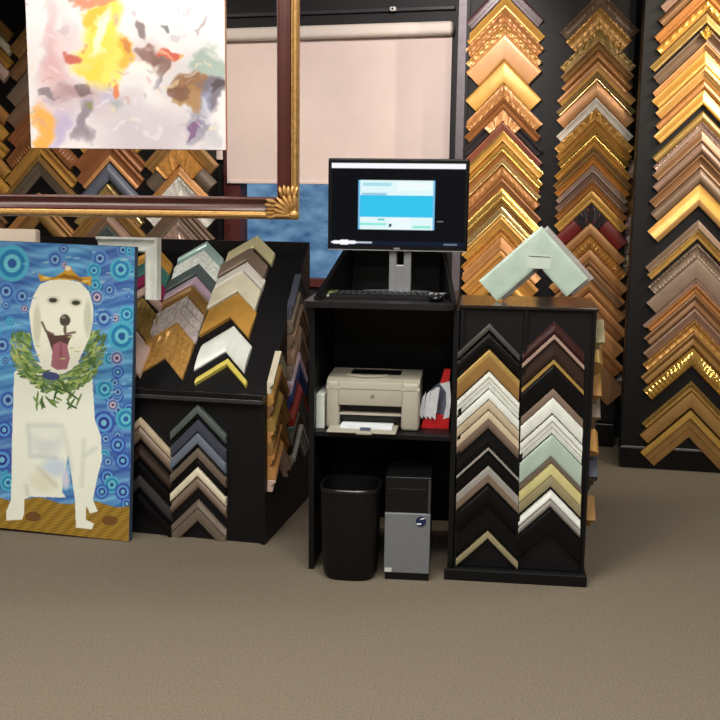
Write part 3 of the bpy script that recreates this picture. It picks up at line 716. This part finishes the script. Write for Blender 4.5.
    ell(55, 468, 17, 12, (206, 220, 234), 0, .9); ell(42, 482, 17, 13, (232, 230, 208), .3, .8)
    ell(66, 480, 5, 12, (212, 212, 232), 0, .8)
    for x0, y0, x1, y1, c in ((28, 425, 62, 426, (176, 188, 186)), (28, 428, 30, 452, (172, 184, 184)), (30, 456, 56, 458, (160, 176, 190)), (84, 440, 82, 486, (188, 196, 182)), (86, 455, 96, 448, (176, 188, 184)), (64, 430, 72, 470, (200, 206, 196)), (38, 468, 56, 486, (178, 172, 146)), (26, 486, 28, 496, (170, 166, 150))):
        t = np.clip(((X-x0)*(x1-x0)+(Y-y0)*(y1-y0))/((x1-x0)**2+(y1-y0)**2), 0, 1)
        d = np.hypot(X-x0-t*(x1-x0), Y-y0-t*(y1-y0)); k = .33*np.clip((4-d)/4, 0, 1)[..., None]; out[:] = out*(1-k)+np.array(c)*k
    # leaf garland
    for _ in range(560):
        a = rnd.uniform(-.35, math.pi+.35); rr_ = rnd.uniform(.68, 1.14)
        cx, cy = 58+41*math.cos(a)*rr_, 346+41*math.sin(a)*rr_
        c = [(92, 128, 66), (122, 152, 82), (152, 178, 98), (80, 110, 62), (176, 190, 112), (112, 146, 120)][rnd.randint(0, 6)]
        ell(cx, cy, rnd.uniform(2.5, 5.5), rnd.uniform(.7, 1.5), c, rnd.uniform(-.6, .6)+(a-1.57)*.5)
    for _ in range(30):
        a = rnd.uniform(1.2, 2.2); ell(58+rnd.uniform(-26, 22), 386+rnd.uniform(-4, 20)-.02*rnd.uniform(0, 5), rnd.uniform(4, 8), 1.1, [(84, 118, 62), (118, 146, 80), (60, 92, 48)][rnd.randint(0, 3)], rnd.uniform(.3, 2.6))
    ell(51, 376, 9, 4, (70, 82, 128), .1)
    # head
    hd = (244, 245, 228)
    poly([(31, 330), (29, 312), (33, 296), (40, 284), (52, 279), (66, 279), (80, 282), (89, 291), (93, 306), (93, 322), (90, 336), (84, 350), (78, 362), (68, 371), (50, 370), (40, 362), (34, 346)], hd)
    ell(37, 325, 5, 24, (216, 216, 192), 0, .7); ell(88, 318, 5, 22, (210, 212, 192), 0, .7)
    ell(53, 300, 8, 5, (206, 206, 182), 0, .8); ell(76, 302, 8, 5, (206, 206, 182), 0, .8)
    ell(53, 300, 4.6, 2.6, (62, 62, 52), 0, .4); ell(76, 302.5, 4.6, 2.6, (62, 62, 52), 0, .4)
    poly([(45, 329), (52, 333), (62, 335), (73, 333), (68, 344), (66, 356), (54, 356), (50, 344)], (92, 66, 62))
    poly([(53, 345), (60, 341), (67, 344), (70, 358), (67, 369), (57, 370), (51, 366)], (172, 112, 124))
    ell(61, 352, 2, 12, (146, 88, 102), 0, .8)
    ell(56, 329, 9, 6, hd, .2); ell(70, 330, 7, 5, hd, -.2)
    ell(65, 320, 5.4, 6, (78, 74, 62)); ell(65, 329, 1.6, 5, (110, 100, 84)); ell(63.5, 317, 2, 1.4, (150, 146, 130))
    for x0, y0, x1, y1 in ((42, 322, 46, 331), (46, 331, 53, 334), (66, 334, 75, 332)):
        t = np.clip(((X-x0)*(x1-x0)+(Y-y0)*(y1-y0))/((x1-x0)**2+(y1-y0)**2), 0, 1)
        d = np.hypot(X-x0-t*(x1-x0), Y-y0-t*(y1-y0)); k = np.clip(1.5-d, 0, 1)[..., None]; out[:] = out*(1-k)+np.array((110, 92, 82))*k
    # crown
    poly([(40, 281), (38, 273), (48, 277), (54, 277), (64, 271), (66, 266), (71, 266), (73, 271), (80, 277), (92, 276), (91, 286), (76, 280), (60, 279)], (206, 156, 52))
    poly([(42, 279), (50, 278), (64, 274), (74, 275), (88, 281), (88, 284), (74, 279), (60, 277)], (150, 102, 30))
    ell(68, 268, 3, 2.4, (240, 226, 190)); ell(46, 277.5, 4, 1.3, (240, 206, 110)); ell(86, 281, 4, 1.3, (238, 200, 100))
    # glints of light paint
    for _ in range(60):
        cx, cy = rnd.uniform(14, 134), rnd.uniform(250, 400)
        if (34 < cx < 92 and 280 < cy < 372) or (10 < cx < 100 and cy > 330): continue
        ell(cx, cy, rnd.uniform(2, 5), .7, (150, 190, 214))
    for _ in range(26): ell(rnd.uniform(20, 98), rnd.uniform(330, 398), rnd.uniform(1.5, 3.5), .6, (206, 210, 140)) if rnd.rand() < .35 else None
    return np.clip(out, 0, 255)
CANV = mat('canvas_edge_cloth', (52, 70, 96), .8)
MB().box(-dW/2, dW/2, .0008, .032, .0, dz, .002, 1).build('canvas', CANV, dog)
grid_obj('painted_face', np.linspace(-dW/2+.001, dW/2-.001, 300), np.linspace(.002, dz-.002, 500), 0, dog_col, paint_mat('dog_paint', .38, bump=.25), dog)

# white corner standing behind the canvas, and a cream canvas
Bk = Dg.shift(0, .036, 0)
cx1, cz1 = Bk.px(156.5, 237.5); cx0, _ = Bk.px(95, 238); _, czb = Bk.px(150, 300)
wc = empty('white_frame_corner', Bk.at(cx1, .05, czb), 'white right-angled frame corner sticking up behind the dog painting', 'frame sample')
Wd = .062
hh = cz1-czb; ww = cx1-cx0
rail_mesh(PROF['scoop'], Wd, .045, (-1, 0), (0, -1), lambda s: s, lambda s: ww).build('rail', fin('white'), wc, smooth=True).location = (0, 0, hh)
rail_mesh(PROF['scoop'], Wd, .045, (0, -1), (-1, 0), lambda s: s, lambda s: hh).build('rail', fin('white'), wc, smooth=True).location = (0, 0, hh)
gx1, gz1 = Bk.px(35, 229)
cb_ = empty('cream_canvas', Bk.at(gx1-.15, .0, gz1-.3), 'cream wrapped canvas showing above the dog painting at far left', 'canvas')
MB().box(-.25, .15, .004, .05, 0, .3, .012, 3).build('wrap', mat('cream_canvas_cloth', (236, 218, 198), .7, var=.03), cb_, smooth=True)
MB().box(-.24, .14, .0, .004, .16, .214).build('orange_band', mat('orange_band', (176, 104, 64), .6), cb_)

# ================================================================== HANGING PAINTING AND HANGING FRAME
WIRE = mat('steel_wire', (120, 120, 120), .3, metal=.9)
A = Frame((0, 3.7, 0), 2)
ax0, azb = A.px(31, 148); ax1, _ = A.px(226, 148)
aW = ax1-ax0; aH = .82
art = empty('abstract_painting', A.at((ax0+ax1)/2, 0, azb), 'bright abstract painting in white, yellow and grey hanging at top left', 'painting')
def art_col(S, T_):
    q = [A.o[i] + A.x[i]*(ax0+S*aW) + A.z[i]*(azb+T_*aH) for i in range(3)]
    X, Y = to_photo(*q)
    wr_ = np.random.RandomState(11); wx = np.zeros(S.shape); wy = np.zeros(S.shape)
    for fr_, am in ((.05, 5), (.09, 3.5), (.17, 2.4), (.31, 1.5), (.6, .8)):
        for _ in range(3):
            a, b, c_ = wr_.uniform(-1, 1, 2).tolist() + [wr_.uniform(0, 6.28)]
            wx += am*.6*np.sin(fr_*(a*X+b*Y)*1.4+c_); wy += am*.6*np.cos(fr_*(b*X-a*Y)*1.4+c_*2)
    X = X+wx; Y = Y+wy
    out = np.zeros(S.shape+(3,)); out[:] = (238, 233, 234)
    rnd = np.random.RandomState(3)
    def sm(cx, cy, rx, ry, c, a=1.0, rot=0.0, hard=.5):
        dx, dy = X-cx, Y-cy; ca, sa_ = math.cos(rot), math.sin(rot)
        d = ((dx*ca+dy*sa_)/rx)**2+((-dx*sa_+dy*ca)/ry)**2
        k = np.clip((1.45-d)/(hard*1.5), 0, 1); k = (k*k*(3-2*k)*a)[..., None]; out[:] = out*(1-k)+np.array(c)*k
    sm(150, 140, 80, 34, (196, 186, 196), .95, 0, 1.4); sm(56, 70, 20, 60, (214, 176, 180), .8, .1, 1.4); sm(85, 100, 42, 26, (186, 164, 176), .8, 0, 1.4); sm(195, 80, 34, 40, (204, 200, 204), .9, 0, 1.4); sm(150, 52, 34, 16, (214, 186, 180), .6, .3, 1.2); sm(48, 35, 9, 36, (218, 176, 184), .8, .1, 1.2); sm(58, 66, 14, 22, (224, 170, 172), .7, 0, 1.2); sm(62, 40, 14, 16, (240, 214, 216), .7, 0, 1)
    sm(70, 92, 18, 10, (168, 130, 136), .7, 0, 1); sm(48, 94, 8, 6, (128, 116, 124), .8); sm(78, 88, 8, 9, (120, 98, 104), .8)
    sm(42, 128, 14, 20, (244, 176, 84), 1, 0, .8); sm(62, 130, 12, 20, (186, 172, 206), .9, 0, 1); sm(82, 124, 8, 24, (132, 116, 132), .8, 0, .9); sm(84, 112, 4, 4, (140, 148, 90), .9)
    sm(98, 92, 10, 16, (190, 184, 216), .8, 0, 1); sm(110, 104, 7, 8, (150, 160, 160), .7, 0, 1)
    sm(100, 40, 22, 48, (255, 226, 92), 1, .15, .8); sm(92, 20, 14, 9, (250, 190, 60), .9, -.3, .7); sm(124, 48, 10, 16, (250, 190, 60), .9, .3, .7); sm(110, 66, 12, 20, (255, 236, 110), .9, 0, .8); sm(88, 70, 9, 10, (255, 222, 80), 1, 0, .8)
    sm(98, 34, 7, 22, (255, 250, 226), .9, .2, .9); sm(76, 48, 8, 7, (206, 96, 78), .9, 0, .7); sm(90, 5, 22, 6, (214, 128, 92), .8, 0, .8); sm(70, 3, 6, 5, (190, 160, 150), .8)
    sm(110, 88, 4, 9, (226, 128, 80), .9, .3, .6); sm(126, 42, 6, 8, (206, 130, 70), .8, 0, .6)
    sm(150, 50, 14, 7, (150, 112, 104), .9, .5, .6); sm(150, 28, 4, 11, (130, 112, 112), .85, -.3, .6); sm(160, 60, 7, 13, (138, 104, 96), .9, -.3, .6); sm(170, 50, 8, 6, (214, 96, 74), .95, .1, .5); sm(180, 52, 3, 3, (246, 180, 90), 1)
    sm(166, 82, 5, 14, (120, 108, 122), .8, .1, .7); sm(169, 28, 2, 4, (120, 124, 130), .9); sm(197, 26, 9, 2, (168, 156, 160), .8, -.7, .6)
    sm(142, 66, 14, 12, (255, 252, 240), 1, 0, .8); sm(150, 92, 22, 30, (240, 234, 236), .9, 0, 1.2); sm(128, 120, 26, 30, (206, 198, 206), .8, 0, 1)
    sm(212, 62, 18, 16, (162, 182, 172), .9, .6, .7); sm(218, 78, 12, 12, (170, 186, 178), .9)
    sm(194, 82, 12, 13, (146, 102, 68), .95, 0, .6); sm(192, 100, 9, 14, (168, 126, 78), .9, 0, .6); sm(186, 92, 6, 10, (120, 84, 66), .8)
    sm(212, 94, 13, 15, (118, 112, 126), .95, 0, .6); sm(214, 90, 8, 7, (82, 70, 72), .9); sm(205, 104, 9, 10, (160, 166, 196), .8, 0, 1)
    sm(196, 130, 13, 20, (148, 148, 166), .9, 0, .7); sm(190, 134, 4, 13, (126, 88, 134), .8); sm(216, 134, 9, 18, (196, 196, 202), .9, 0, 1)
    for _ in range(70):
        cx = rnd.uniform(20, 228); cy = rnd.uniform(0, 148); o = np.array([(236, 230, 232), (186, 172, 188), (206, 160, 150), (244, 226, 190)][rnd.randint(0, 4)])
        sm(cx, cy, rnd.uniform(2, 9), rnd.uniform(1, 3), o, .5, rnd.uniform(-1, 1), .8)
    for _ in range(16):
        sm(rnd.uniform(30, 220), rnd.uniform(-80, -8), rnd.uniform(8, 26), rnd.uniform(5, 16), [(240, 216, 120), (200, 190, 206), (210, 140, 110), (180, 180, 186)][rnd.randint(0, 4)], .7, rnd.uniform(-1, 1), .8)
    return np.clip(out, 0, 255)
MB().box(-aW/2, aW/2, .0008, .036, 0, aH, .002, 1).build('canvas', mat('orange_lit_canvas_edge', (226, 168, 140), .7, var=.06), art)  # orange light on the canvas side is put into this colour
grid_obj('painted_face', np.linspace(-aW/2+.001, aW/2-.001, 240), np.linspace(.001, aH-.001, 260), 0, art_col, paint_mat('abstract_paint', .5, bump=.1), art)
wr = MB()
for xx in (-aW*.4, aW*.4): wr.tube((xx, .03, aH-.02), (xx, .03, 2.999-azb), .0015, n=6)
wr.build('hanging_wire', WIRE, art)

H = Frame((0, 3.15, 0), 1)
hx1, hzb = H.px(299.5, 219.5)
fW, fH, bw = 1.25, 1.05, .068
MAR = mat('dark_maroon_lacquer', (66, 30, 26), .3, var=.15, scale=12); GLD = mat('antique_gilt', (176, 136, 80), .38, metal=.45, var=.25, scale=70, bump=.15, bscale=120)
hf = empty('hanging_frame', H.at(hx1, 0, hzb), 'large empty maroon and gold ornate frame hanging before the painting', 'picture frame')
corners = [((0, 0), (-1, 0), (0, 1), fW), ((0, 0), (0, 1), (-1, 0), fH), ((-fW, 0), (0, 1), (1, 0), fH), ((0, fH), (-1, 0), (0, -1), fW)]
for (ox_, oz_), d_, n_, Ln in corners:
    mk = lambda pr: rail_mesh(pr, bw, .045, d_, n_, lambda s: s, lambda s, Ln=Ln: Ln-s)
    r1 = mk([(.34, .62), (.4, .7), (.5, .6), (.66, .52), (.8, .58), (.9, .7), (.96, .66), (1, .4)]).build('rail', MAR, hf, smooth=True)
    r1.location = (ox_, 0, oz_)
    g1 = mk([(0, .5), (.05, .8), (.12, .98), (.2, 1), (.26, .9), (.3, .72), (.34, .7)]).build('gold_edge', GLD, r1, smooth=True)
for k, (ox_, oz_, sx_, sz_2) in enumerate(((0, 0, -1, 1), (-fW, 0, 1, 1), (0, fH, -1, -1), (-fW, fH, 1, -1))):
    mb = MB()
    def leaf(cx, cz, ang, ln, wd):                       # a raised leaf pointing along ang
        ca, sa = math.cos(ang), math.sin(ang); rings = []
        for k2 in range(7):
            t = -1+k2/3; rw = wd*math.sqrt(max(0.02, 1-t*t)); rings.append([Vector((sx_*(cx+ca*t*ln-sa*rw*math.cos(b)), -.034-.016*math.sqrt(max(.02, 1-t*t))*max(0, math.sin(b))+.004*min(0, math.sin(b)), sz_2*(cz+sa*t*ln+ca*rw*math.cos(b)))) for b in [2*math.pi*k3/10 for k3 in range(10)]])
        mb.loft(rings)
    for q in range(7): leaf(.012+.046*math.cos(R(15*q)), .012+.046*math.sin(R(15*q)), R(15*q), .034, .0085)
    for q in range(5):
        leaf(.082+.004*(q % 2), .008+.0115*q, R(-14+q*8), .02, .007); leaf(.008+.0115*q, .082+.004*(q % 2), R(104-q*8), .02, .007)
    mb.ball((sx_*.014, -.04, sz_2*.014), 1, .015, .014, .015, 8)
    mb.build('corner_ornament', GLD, hf, smooth=True).location = (ox_, 0, oz_)
wr = MB()
for xx in (-.25, -fW+.25): wr.tube((xx, -.01, fH-.02), (xx, -.01, 2.999-hzb), .0015, n=6)
wr.build('hanging_wire', WIRE, hf)

# ================================================================== LIGHT
def area(name, loc, size, power, col, target=None, sy=None):
    l = bpy.data.lights.new(name, 'AREA'); l.energy = power; l.color = col; l.size = size
    if sy: l.shape = 'RECTANGLE'; l.size_y = sy
    o = bpy.data.objects.new(name, l); COL.objects.link(o); o.location = loc
    if target is not None: o.rotation_euler = (Vector(target)-Vector(loc)).to_track_quat('-Z', 'Y').to_euler()
    return o
def spot(name, loc, target, power, col, ang=60, blend=.6, r=.05):
    l = bpy.data.lights.new(name, 'SPOT'); l.energy = power; l.color = col; l.spot_size = R(ang); l.spot_blend = blend; l.shadow_soft_size = r
    o = bpy.data.objects.new(name, l); COL.objects.link(o); o.location = loc
    o.rotation_euler = (Vector(target)-Vector(loc)).to_track_quat('-Z', 'Y').to_euler()
    return o
NEU = (1, .95, .87); WARM = (1, .85, .66)
for nm, x, y, p in (('panel_and_fill_light', -1.6, 1.0, 75), ('panel_and_fill_light', 1.6, 1.0, 75), ('panel_and_fill_light', -.1, 2.6, 55), ('panel_and_fill_light', 0, -1.4, 60), ('panel_and_fill_light', 2.9, 4.4, 30), ('panel_and_fill_light', -2.6, 2.2, 50)):  # last panel is an added fill that brightens the left side
    area(nm, (x, y, 2.96), 1.2, p, NEU, sy=.6)
spot('track_and_fill_spot', (2.7, 4.1, 2.92), Q.p(-.2, 0, 1.75), 190, WARM, 60)
spot('track_and_fill_spot', (1.2, 3.0, 2.92), Q.p(-.15, 0, 1.6), 70, WARM, 55)
spot('track_and_fill_spot', (2.4, 3.3, 2.9), (1.8, 5.2, 1.6), 110, WARM, 60)
spot('track_and_fill_spot', (-.9, 1.7, 2.9), (-.98, 3.7, 2.1), 8, NEU, 30, .6)
spot('track_and_fill_spot', (-1.6, 4.6, 2.9), (-1.4, 6.4, 1.6), 60, WARM, 70)
spot('track_and_fill_spot', (0.2, 4.2, 2.9), (-.1, 6.2, 2.0), 150, (1, .9, .87), 80)  # added fill lamp that brightens the wide blind
wd = bpy.data.worlds.new('dusk'); SC.world = wd; wd.use_nodes = True
nt = wd.node_tree; bg = nt.nodes['Background']
tc = nt.nodes.new('ShaderNodeTexCoord'); mp = nt.nodes.new('ShaderNodeMapping'); mp.inputs['Scale'].default_value = (14, 14, 30)
nz = nt.nodes.new('ShaderNodeTexNoise'); nz.inputs['Scale'].default_value = 3; nz.inputs['Detail'].default_value = 4
rp_ = nt.nodes.new('ShaderNodeValToRGB'); cr_ = rp_.color_ramp
cr_.elements[0].position = .3; cr_.elements[0].color = (*lin((62, 100, 138)), 1); _e = cr_.elements.new(.8); _e.color = (*lin((196, 218, 236)), 1); cr_.elements[1].position = .68; cr_.elements[1].color = (*lin((132, 168, 198)), 1)  # bright end of the ramp stands in for glints on the glass
nt.links.new(tc.outputs['Generated'], mp.inputs['Vector']); nt.links.new(mp.outputs[0], nz.inputs['Vector']); nt.links.new(nz.outputs['Fac'], rp_.inputs['Fac']); nt.links.new(rp_.outputs[0], bg.inputs['Color'])
bg.inputs['Strength'].default_value = 1.0
SC.view_settings.view_transform = 'Standard'; SC.view_settings.look = 'None'; SC.view_settings.gamma = 1.0; SC.view_settings.use_curve_mapping = False
SC.view_settings.exposure = 0.0
